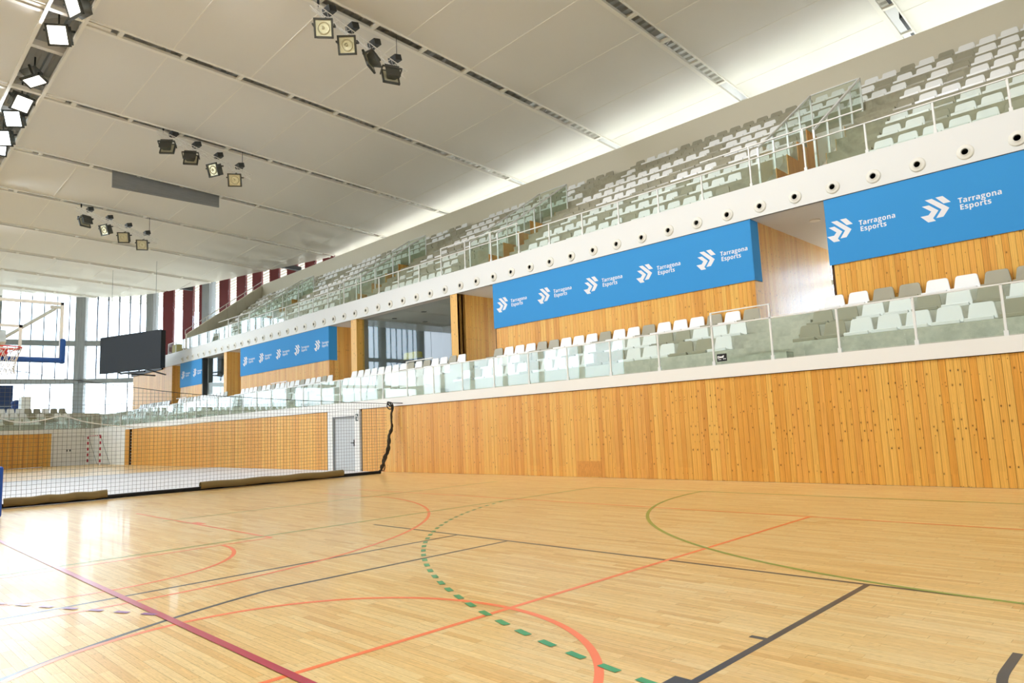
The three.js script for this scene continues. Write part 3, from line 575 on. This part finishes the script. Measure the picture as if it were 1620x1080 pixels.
// ---------------------------------------------------------------- ceiling membrane, channels, roof
const GRX = [11.5, 5.7, 0.0, -6.0, -12.2, -18.45, -24.4, -30.4, -36.2, -41.75, -47.6, -53.2, -58.1, -63, -67.5];
const OUT = [[26, -27.8], [-12, -27.3], [-33, -26.9], [-37, -26.4], [-41.8, -24.8], [-45.6, -23.65], [-49.0, -22.4], [-53.7, -20.95], [-58.4, -19.2], [-60.06, -18.35], [-62.33, -16.65], [-64.1, -14.1], [-66.6, -9.7], [-67.9, -2], [-68, 32]];
function zEnd(x) { for (let i = 0; i + 1 < OUT.length; i++) if (x <= OUT[i][0] && x >= OUT[i + 1][0]) return OUT[i][1] + (OUT[i + 1][1] - OUT[i][1]) * (OUT[i][0] - x) / (OUT[i][0] - OUT[i + 1][0]); return 0; }
{
  const c = struct(group('ceiling'), 'pale stretched fabric ceiling split by dark service channels');
  const G = 0.24;   // half width of a channel
  const seams = [-4.35, -1.5, 1.4, 4.3, 10, 16, 23, 29.9], seamsB = [-5.5, -8.1, -10.9, -13.8, -16.8, -19.8, -22.8, -25.6, -28];
  const quad = (x0, x1, zz0, zz1) => {   // zz: functions of x, z0 nearer the court centre
    const nx = 4, nz = 4, pos = [], idx = [];
    for (let i = 0; i <= nx; i++) for (let j = 0; j <= nz; j++) { const x = x0 + (x1 - x0) * i / nx, a = zz0(x), b = zz1(x), z = a + (b - a) * j / nz; pos.push(x, ceilY(x, z), z); }
    for (let i = 0; i < nx; i++) for (let j = 0; j < nz; j++) { const k = i * (nz + 1) + j; idx.push(k, k + 1, k + nz + 1, k + 1, k + nz + 2, k + nz + 1); }
    const g = new THREE.BufferGeometry(); g.setAttribute('position', new THREE.Float32BufferAttribute(pos, 3)); g.setIndex(idx); g.computeVertexNormals(); return g;
  };
  for (let i = 0; i + 1 < GRX.length; i++) {
    const x1 = GRX[i] - G, x0 = GRX[i + 1] + G;
    for (const [list, sgn] of [[seamsB, -1], [seams, 1]]) for (let k = 0; k + 1 < list.length; k++) {
      const s0 = list[k] + (k ? sgn * 0.012 : 0), s1 = list[k + 1] - sgn * 0.012;
      const lim = sgn < 0 ? (x) => Math.max(zEnd(x), -40) : null;
      const far = Math.min(zEnd(x0), zEnd(x1));
      if (sgn < 0 && s0 <= far + 0.05) continue;
      const cl = (s) => (sgn < 0 ? (x) => Math.max(s, zEnd(x)) : () => s);
      put('ceiling_panel', quad(x0, x1, cl(s0), cl(s1)), mMembrane, c);
      if (sgn < 0 && s1 > Math.max(zEnd(x0), zEnd(x1)) && k + 2 < list.length) put('seam_batten', boxBar(V(x0, ceilY(x0, s1) - 0.004, s1 - 0.012), V(x1, ceilY(x1, s1) - 0.004, s1 - 0.012), 0.035, 0.012), mBatten, c);
    }
  }
  // channels between the strips: two white edge rails, cross tabs
  GRX.slice(1, -1).forEach((x) => {
    const ze = zEnd(x) + 0.1, rails = [], tabs = [];
    for (const [za, zb] of [[-5.4, ze], [-4.3, 25]]) {
      const n = 10; for (let k = 0; k < n; k++) { const p = za + (zb - za) * k / n, q = za + (zb - za) * (k + 1) / n; for (const s of [-1, 1]) rails.push(boxBar(V(x + s * G, ceilY(x, p), p), V(x + s * G, ceilY(x, q), q), s < 0 ? 0.16 : 0.05, 0.1)); }
    }
    put('channel_rail', rails, mBatten, c);
    for (let z = -6.5; z > ze; z -= 2.05) put('channel_tab', bx(G * 2, 0.08, 0.16, x, ceilY(x, z) + 0.01, z), mBatten, c);
    for (let z = -6; z > ze; z -= 4.1) put('darkened_duct', boxBar(V(x + 0.1, ceilY(x, z) + 0.5, z), V(x + 0.1, ceilY(x, z - 3) + 0.5, z - 3), 0.3, 0.3), mDark, c);  // dark colour puts shade into the channel gaps
  });
  // edge rails of the catwalk gap
  const er = []; for (let i = 0; i + 1 < GRX.length; i++) for (const z of [-5.45, -4.38]) er.push(boxBar(V(GRX[i], ceilY(GRX[i], z), z), V(GRX[i + 1], ceilY(GRX[i + 1], z), z), 0.1, 0.14));
  put('gap_rail', er, mBatten, c);
}
{
  const roof = struct(group('roof'), 'white corrugated roof deck and trusses above the fabric ceiling');
  const pos = [], idx = []; let k = 0;   // corrugations run along x
  const X = [XR + 10, -74], prof = [[0, 0], [0.16, 0], [0.2, 0.09], [0.36, 0.09], [0.4, 0]];
  for (let z = 32; z > -29.2; z -= 0.4) for (const [dz, dy] of prof.slice(0, 4)) for (const x of X) pos.push(x, ceilY(x, z) + 2.3 + dy, z - dz);
  for (let i = 0; i + 3 < pos.length / 3; i += 2) idx.push(i, i + 2, i + 1, i + 1, i + 2, i + 3);
  const g = new THREE.BufferGeometry(); g.setAttribute('position', new THREE.Float32BufferAttribute(pos, 3)); g.setIndex(idx);
  const gf = g.toNonIndexed(); gf.computeVertexNormals(); put('roof_deck', gf, mDeck, roof);
  put('roof_slab', [span(-76, XR + 12, 18.6, 18.9, -29.5, 33)], mDeck, roof);
  for (let i = 0; i + 1 < GRX.length; i++) {
    const x = (GRX[i] + GRX[i + 1]) / 2, ze = Math.max(zEnd(x), -28) + 0.3, m = [];
    const lo = (z) => V(x, ceilY(x, z) + 0.35, z), hi = (z) => V(x, ceilY(x, z) + 2.1, z);
    for (let z = 6; z > ze; z -= 3) { const q = Math.max(ze, z - 3); m.push(boxBar(lo(z), lo(q), 0.22, 0.22), boxBar(hi(z), hi(q), 0.22, 0.22), bar(lo(z), hi(z + 0.001), 0.09), bar(lo(z), hi(q), 0.07)); }
    put('truss', m, mTruss, roof);
  }
  for (const z of [-11, -17, -23]) { const m = []; for (let i = 0; i + 1 < GRX.length; i++) { const a = GRX[i], b = GRX[i + 1]; if (z < zEnd(b) + 0.4) break; m.push(boxBar(V(a, ceilY(a, z) + 2.0, z), V(b, ceilY(b, z) + 2.0, z), 0.2, 0.25)); m.push(bar(V((a + b) / 2, ceilY(a, z) + 0.4, z), V(a, ceilY(a, z) + 2, z), 0.05), bar(V((a + b) / 2, ceilY(a, z) + 0.4, z), V(b, ceilY(b, z) + 2, z), 0.05)); } put('purlin', m, mTruss, roof); }
}
// grey rolled curtain hanging from a channel
tag(put('rolled_curtain', merge([boxBar(V(-36.2, 14.22, -9.45), V(-36.2, 14.22, -14.6), 0.1, 0.84), bar(V(-36.2, 13.8, -9.45), V(-36.2, 13.82, -14.6), 0.07, 8)]), std({ color: hex('#8d8d8c'), map: clothTex, roughness: 0.9 })), 'grey rolled curtain hanging below a ceiling channel', 'curtain');

// ---------------------------------------------------------------- floodlights
const mLampBody = std({ color: hex('#4a4b45'), roughness: 0.5 }), mReflector = std({ color: hex('#efe9c8'), roughness: 0.25, metalness: 0.35 }), mLens = phy({ color: hex('#f7f7ee'), transmission: 1, thickness: 0, roughness: 0.05 });
const mBowl = std({ color: hex('#c9c4a4'), roughness: 0.3, metalness: 0.3 });
function floodlight(parent, p, yaw, pitch, lit, s = 1) {
  const o = parent; const grp = new THREE.Group();
  const body = new THREE.CylinderGeometry(0.17, 0.31, 0.24, 4, 1).rotateY(Math.PI / 4).rotateX(Math.PI / 2).translate(0, 0, -0.13);   // tapering box, face to +z
  const frame = [bx(0.52, 0.05, 0.06, 0, 0.235, 0.02), bx(0.52, 0.05, 0.06, 0, -0.235, 0.02), bx(0.05, 0.52, 0.06, 0.235, 0, 0.02), bx(0.05, 0.52, 0.06, -0.235, 0, 0.02)];
  const yoke = [bx(0.03, 0.05, 0.3, 0.29, 0.1, -0.1), bx(0.03, 0.05, 0.3, -0.29, 0.1, -0.1), bx(0.6, 0.05, 0.03, 0, 0.1, -0.26)];
  const R = new THREE.Euler(pitch, yaw, 0, 'YXZ'), q = new THREE.Quaternion().setFromEuler(R);
  const fix = (gs) => merge(gs.map((g) => g.clone())).scale(s, s, s).applyQuaternion(q).translate(...p);
  put('housing', fix([body, ...frame]), mLampBody, o);
  put('yoke', fix(yoke), mLampBody, o);
  if (!lit) {
    put('reflector', fix([new THREE.CircleGeometry(0.175, 24).translate(0, 0, 0.012), bx(0.42, 0.42, 0.01, 0, 0, 0)]), mReflector, o);
    put('reflector_bowl', fix([new THREE.TorusGeometry(0.15, 0.02, 6, 24).translate(0, 0, 0.018)]), mBowl, o); put('bulb', fix([new THREE.SphereGeometry(0.05, 12, 8).scale(1, 1, 0.4).translate(-0.02, 0.01, 0.02)]), mBowl, o);
  } else put('lit_lens', fix([bx(0.44, 0.44, 0.01, 0, 0, 0.03)]), lit, o);
  const dir = V(0, 0, 1).applyQuaternion(q); return { dir, pos: V(...p).addScaledVector(dir, 0.08 * s) };
}
const TR = [[-18.45, -10.3, 14.85, -13.9, 13.8], [-30.4, -9.6, 14.6, -13.75, 13.55], [-41.75, -9.2, 14.05, -13.3, 12.9]];
TR.forEach(([x, z0, y0, z1, y1], t) => {
  const names = ['nearest', 'middle', 'farthest'];
  const o = tag(group('lighting_truss', [0, 0, 0]), names[t] + ' slim white lighting truss hung below the ceiling with four floodlights', 'truss', 'ceiling lighting trusses');
  const A = V(x, y0, z0), B = V(x, y1, z1), c = [V(0.12, 0.1, 0), V(-0.12, 0.1, 0), V(0, -0.12, 0)];
  const chords = c.map((d) => bar(A.clone().add(d), B.clone().add(d), 0.016));
  put('chord', chords, mTruss, o);
  const lac = []; for (let k = 0; k < 16; k++) { const p = A.clone().lerp(B, k / 16), q = A.clone().lerp(B, (k + 1) / 16); for (let j = 0; j < 3; j++) lac.push(bar(p.clone().add(c[j]), q.clone().add(c[(j + 1) % 3]), 0.008, 4)); }
  put('lacing', lac, mTruss, o);
  for (const f of [0.06, 0.9]) { const p = A.clone().lerp(B, f); put('cable', bar(V(p.x, p.y + 0.1, p.z), V(p.x, ceilY(p.x, p.z) + 0.02, p.z), 0.012, 5), mDark, o); put('shackle', bx(0.06, 0.16, 0.06, p.x, p.y + 0.3, p.z), mDark, o); }
  const yaws = t === 0 ? [[0.9, 0.35], [0.8, 0.35], [-1.0, 0.3], [-1.9, 0.4]] : t === 1 ? [[-2.2, 0.5], [-2.1, 0.5], [0.4, 0.35], [0.95, 0.35]] : [[-1.2, 0.4], [0.4, 0.35], [0.95, 0.35], [1.05, 0.35]];
  for (let k = 0; k < 4; k++) {
    const p = A.clone().lerp(B, 0.13 + 0.235 * k);
    const lamp = tag(group('floodlight'), 'unlit floodlight, ' + ORD[k + 1] + ' from the left on the ' + names[t] + ' ceiling truss', 'floodlight', 'unlit truss floodlights');
    const hang = V(p.x + 0.15, p.y - 0.55, p.z + 0.15);
    put('bracket', [bar(V(p.x, p.y - 0.14, p.z), V(hang.x, hang.y + 0.25, hang.z), 0.02), bx(0.3, 0.04, 0.04, hang.x, hang.y + 0.28, hang.z)], mLampBody, lamp);
    floodlight(lamp, [hang.x, hang.y, hang.z], yaws[k][0], yaws[k][1], null, 1.15);
    const box = put('ballast_box', new THREE.BoxGeometry(0.42, 0.2, 0.26).rotateX(0.25).translate(p.x + 0.05, p.y + 0.22, p.z - 0.12), mDark, o);
  }
});
// catwalk floodlights, switched on
{
  const glow = std({ color: 0xffffff, emissive: hex('#fff6ea'), emissiveIntensity: 14, roughness: 0.4 }), glowCool = std({ color: 0xffffff, emissive: hex('#eaf6ff'), emissiveIntensity: 14, roughness: 0.4 });
  const lamps = [[-23.6, 0.3, 0.35, 0], [-25.6, 0.95, 0.5, 0], [-29.2, 2.5, 1.2, 0], [-31.4, 1.9, 0.75, 0], [-33.0, 0.95, 0.5, 1], [-35.2, 0.95, 0.45, 1], [-36.4, 1.5, 0.8, 1], [-20.2, 2.95, 0.65, 0], [-17, 0.2, 1.0, 0], [-13.5, 2.95, 0.65, 0], [-10, 0.2, 1.05, 0], [-7, 2.95, 0.7, 0], [-4, 0.2, 1.05, 0], [0, 2.95, 0.85, 0], [3, 0.2, 1.0, 0], [-41, 2.8, 0.7, 1], [-45, 0.4, 1.0, 1], [-49, 2.8, 0.7, 1], [-54, 0.4, 1.0, 1]];
  const say = ['first lit catwalk floodlight from the top edge, seen edge-on', 'brightest lit catwalk floodlight glaring straight at the viewer', 'lit catwalk floodlight pointing down, third from the top edge', 'narrow lit catwalk floodlight, fourth from the top edge', 'cool white lit catwalk floodlight, fifth from the top edge', 'lit catwalk floodlight cut by the left picture edge', 'lowest lit catwalk floodlight at the left picture edge'];
  lamps.forEach(([x, yaw, pitch, cool], i) => {
    const lamp = tag(group('catwalk_floodlight'), say[i] ?? 'lit catwalk floodlight above the court, ' + ORD[i - 6] + ' beyond the upper picture edge', 'floodlight', i < 7 ? 'lit catwalk floodlights' : 'lit floodlights outside the picture');
    const z = -4.95, y = ceilY(x, z) - 0.1;
    const r = floodlight(lamp, [x, y, z], yaw, pitch, cool ? glowCool : glow, 1.35);
    put('hanger_bar', [bar(V(x, y + 0.1, z), V(x, y + 0.9, z), 0.03)], mLampBody, lamp);
    const L = new THREE.SpotLight(cool ? hex('#e6f2ff') : hex("#f1f4fb"), 680, 0, 0.92, 0.7, 2);
    L.position.copy(r.pos); L.target.position.copy(r.pos).addScaledVector(r.dir, 5); L.castShadow = true; L.shadow.radius = 12; L.name = 'catwalk_lamp'; scene.add(L, L.target);
  });
  const cw = struct(group('ceiling_catwalk'), 'steel catwalk above the lit floodlights in the ceiling gap');
  const m = []; for (const z of [-5.3, -4.6]) m.push(boxBar(V(12, ceilY(12, z) + 0.75, z), V(-64, ceilY(-64, z) + 0.75, z), 0.1, 0.2));
  put('runner', m, mConcreteGrey, cw);
  for (const x of GRX) put('cross_beam', boxBar(V(x, ceilY(x, -3.6) + 0.05, -3.4), V(x, ceilY(x, -6) + 0.05, -6.2), 0.18, 0.14), mBatten, cw);
}

// ---------------------------------------------------------------- basketball goal
{
  const o = tag(group('basketball_goal', [-14.3, 0, -2.12]), 'portable basketball goal with glass backboard, orange rim and blue padding', 'basketball goal');
  put('backboard_glass', bx(0.02, 1.0, 1.76, 0, 3.425, 0), mPane, o);
  const fr = []; for (const s of [-1, 1]) { fr.push(bx(0.05, 1.05, 0.05, 0, 3.425, s * 0.875), bx(0.05, 0.05, 1.8, 0, 3.425 + s * 0.5, 0)); }
  put('board_frame', fr, mWhite, o);
  put('target_square', [bx(0.006, 0.05, 0.59, 0.013, 3.475 + 0.0, 0).translate(0, -0.4 + 0.4, 0).translate(0, 0.0, 0), bx(0.006, 0.45, 0.05, 0.013, 3.275, -0.27), bx(0.006, 0.45, 0.05, 0.013, 3.275, 0.27), bx(0.006, 0.05, 0.59, 0.013, 3.075, 0)], mWhite, o);
  const pad = (a, b) => boxBar(a, b, 0.09, 0.09);
  put('board_padding', [new RoundedBoxGeometry(0.09, 0.09, 1.86, 3, 0.03).translate(0, 2.9, 0), new RoundedBoxGeometry(0.09, 0.45, 0.09, 3, 0.03).translate(0, 3.07, -0.9), new RoundedBoxGeometry(0.09, 0.45, 0.09, 3, 0.03).translate(0, 3.07, 0.9)], std({ color: hex('#174f9d'), roughness: 0.5 }), o);
  const rim = put('rim', [new THREE.TorusGeometry(0.235, 0.011, 8, 40).rotateX(Math.PI / 2).translate(0.385, 3.05, 0), bx(0.14, 0.12, 0.16, 0.08, 3.0, 0), bar(V(0.1, 2.98, 0.06), V(0.26, 3.04, 0.19), 0.01), bar(V(0.1, 2.98, -0.06), V(0.26, 3.04, -0.19), 0.01)], std({ color: hex('#d8382a'), roughness: 0.4 }), o);
  const net = []; const N = 12, lv = [[0.235, 0], [0.2, -0.11], [0.165, -0.22], [0.145, -0.33], [0.15, -0.43]];
  for (let l = 0; l + 1 < lv.length; l++) for (let k = 0; k < N; k++) for (const s of [-1, 1]) { const a = (k + (l % 2) * 0.5) / N * 2 * Math.PI, b = a + s * Math.PI / N; net.push(bar(V(0.385 + lv[l][0] * Math.cos(a), 3.04 + lv[l][1], lv[l][0] * Math.sin(a)), V(0.385 + lv[l + 1][0] * Math.cos(b), 3.04 + lv[l + 1][1], lv[l + 1][0] * Math.sin(b)), 0.006, 4)); }
  put('hoop_net', net, std({ color: hex('#e8e9ec'), roughness: 0.8 }), rim);
  put('brace', [bar(V(-0.05, 3.84, -0.78), V(-0.75, 3.2, 0.05), 0.03, 10), bar(V(-0.05, 3.84, 0.78), V(-0.75, 3.2, -0.05), 0.03, 10), bx(0.06, 0.05, 0.16, -0.03, 3.86, -0.78)], mWhite, o);
  put('arm', [boxBar(V(-0.06, 3.3, 0), V(-2.9, 2.6, 0), 0.16, 0.22), boxBar(V(-2.9, 2.7, 0), V(-3.6, 0.5, 0), 0.2, 0.26)], mWhite, o);
  put('base_padding', [new RoundedBoxGeometry(1.7, 1.02, 1.28, 3, 0.05).translate(-3.95, 0.52, 0.02)], mBlue, o);
}

// ---------------------------------------------------------------- dividing net
{
  const X = -20, top = (z) => { const k = [[-2, 3.4], [-2.98, 3.26], [-3.5, 3.2], [-4.2, 3.06], [-5.84, 2.86], [-6.83, 2.73], [-7.66, 2.66], [-10.5, 2.5], [-14.15, 2.36]]; if (z > -2) return 3.4 + (z + 2) * 0.25; for (let i = 0; i + 1 < k.length; i++) if (z <= k[i][0] && z >= k[i + 1][0]) return k[i][1] + (k[i + 1][1] - k[i][1]) * (k[i][0] - z) / (k[i][0] - k[i + 1][0]); return 2.36; };
  const o = tag(group('divider_net'), 'long square-mesh dividing net hanging across the court with a rolled weighted hem', 'net');
  const zl = (y) => -14.12 + 0.55 * Math.pow(Math.max(0, 1 - y / 2.2), 2.2);   // the wall end swings out towards the floor
  const threads = [], thin = (a, b) => { const g = bar(a, b, 0.0038, 3); g.deleteAttribute('uv'); return g.toNonIndexed(); };
  for (let z = -13.6; z < 2; z += 0.1) threads.push(thin(V(X + 0.02 * Math.sin(z * 3), 0.12, z), V(X + 0.02 * Math.sin(z * 3 + 1), top(z), z)));
  for (let y = 0.2; y < 3.4; y += 0.1) { for (let z = Math.max(-13.9, zl(y)); z < 2; z += 1) { const q = Math.min(2, z + 1); if (top((z + q) / 2) < y) continue; threads.push(thin(V(X, y, z), V(X, y + 0.006, q))); } }
  const m = put('mesh', mergeGeometries(threads), std({ color: hex('#6f6a5d'), roughness: 0.9 }), o); m.userData.kind = 'stuff';
  const rope = []; for (let z = -14.1; z < 2; z += 0.5) rope.push(bar(V(X, top(z), z), V(X, top(z + 0.5), z + 0.5), 0.009, 5)); put('head_rope', rope, mDark, o);
  const curve = (pts, r, seg) => new THREE.TubeGeometry(new THREE.CatmullRomCurve3(pts), seg, r, 7);
  const edge = []; const pts0 = []; for (let y = 2.34; y > 0.05; y -= 0.15) pts0.push(V(X + 0.03 * Math.sin(y * 9), y, zl(y)));
  for (let k = 0; k < 7; k++) edge.push(curve(pts0.map((p) => p.clone().add(V((rnd() - 0.5) * 0.12, 0, (rnd() - 0.5) * 0.1 * (1.3 - p.y * 0.3)))), 0.016 + rnd() * 0.012, 40));
  put('gathered_edge', edge, std({ color: hex('#3b3122'), roughness: 0.95 }), o);
  put('edge_knot', [new THREE.TorusGeometry(0.12, 0.02, 6, 16).rotateY(Math.PI / 2).translate(X, 2.3, -14.05), new THREE.TorusGeometry(0.08, 0.025, 6, 16).rotateX(0.6).translate(X + 0.03, 2.36, -14.0), bar(V(X, 2.4, -14.1), V(X + 0.5, 2.36, -14.22), 0.014)], mBlack, o);
  const hem = []; for (let z = -13.6; z < 3; z += 0.8) hem.push(V(X + 0.04 * Math.sin(z * 2.3), 0.055, z)); put('weighted_hem', curve(hem, 0.055, 80), std({ color: hex('#191714'), roughness: 0.9 }), o);
  const mRoll = std({ color: hex('#8a7549'), roughness: 0.95, map: clothTex });
  for (const [a, b] of [[-3.15, -5.3], [-7.6, -12.1]]) { const p = []; for (let k = 0; k <= 12; k++) { const z = a + (b - a) * k / 12; p.push(V(X + 0.1 + 0.03 * Math.sin(k * 2.1), 0.14 + 0.01 * Math.sin(k * 1.7), z)); } put('net_roll', curve(p, 0.1, 48), mRoll, o); }
  const wr = [[-1.5, 2.25], [-3.02, 2.09], [-3.27, 2.01], [-3.58, 1.99], [-4.03, 2.07], [-4.26, 2.13], [-4.85, 1.95], [-6.2, 1.8], [-8, 1.9]].map(([z, y]) => V(X + 0.03, y, z)); put('slack_rope', curve(wr, 0.012, 50), mWhite, o);
}

// ---------------------------------------------------------------- outside the frame: opposite and right-hand walls, their windows added for daylight, ground
{
  const w = struct(group('wall_front'), 'unseen opposite long wall, its tall window band added to light the hall');
  put('wall_solid', span(-42, XR + 12, -0.3, 18.6, ZF, ZF + 0.3), mBeige, w); put('wall_low', span(-72, -42, -0.3, 2.0, ZF, ZF + 0.3), mBeige, w); put('wall_high', span(-72, -42, 14.0, 18.6, ZF, ZF + 0.3), mBeige, w);
  for (let x = -72; x < -43; x += 6) { put('pillar', span(x, x + 0.6, 2, 14, ZF, ZF + 0.4), mConcreteGrey, w); put('pane', span(x + 0.6, x + 6, 2, 14, ZF + 0.1, ZF + 0.11), mPane, w); }  // unseen windows added to raise the light inside the hall
  const r = struct(group('wall_right'), 'unseen right end wall, tall windows added to light the near side');
  put('wall_panel', span(XR, XR + 0.3, -0.3, 18.6, ZW - 15, -4), mBeige, r); put('wall_low', span(XR, XR + 0.3, -0.3, 3, -4, ZF), mBeige, r); put('wall_high', span(XR, XR + 0.3, 12, 18.6, -4, ZF), mBeige, r);
  for (let z = -4; z < ZF - 1; z += 5.6) { put('pillar', span(XR, XR + 0.4, 3, 12, z, z + 0.6), mConcreteGrey, r); put('pane', span(XR + 0.1, XR + 0.11, 3, 12, z + 0.6, z + 5.6), mPane, r); }  // unseen windows added to light faces turned to the right end
  struct(put('ground', new THREE.BoxGeometry(400, 0.2, 400).translate(-30, -0.45, 0), std({ color: hex('#c6c1b8'), roughness: 1 })), 'pale paving outside the hall');
}
renderer.render(scene, camera);
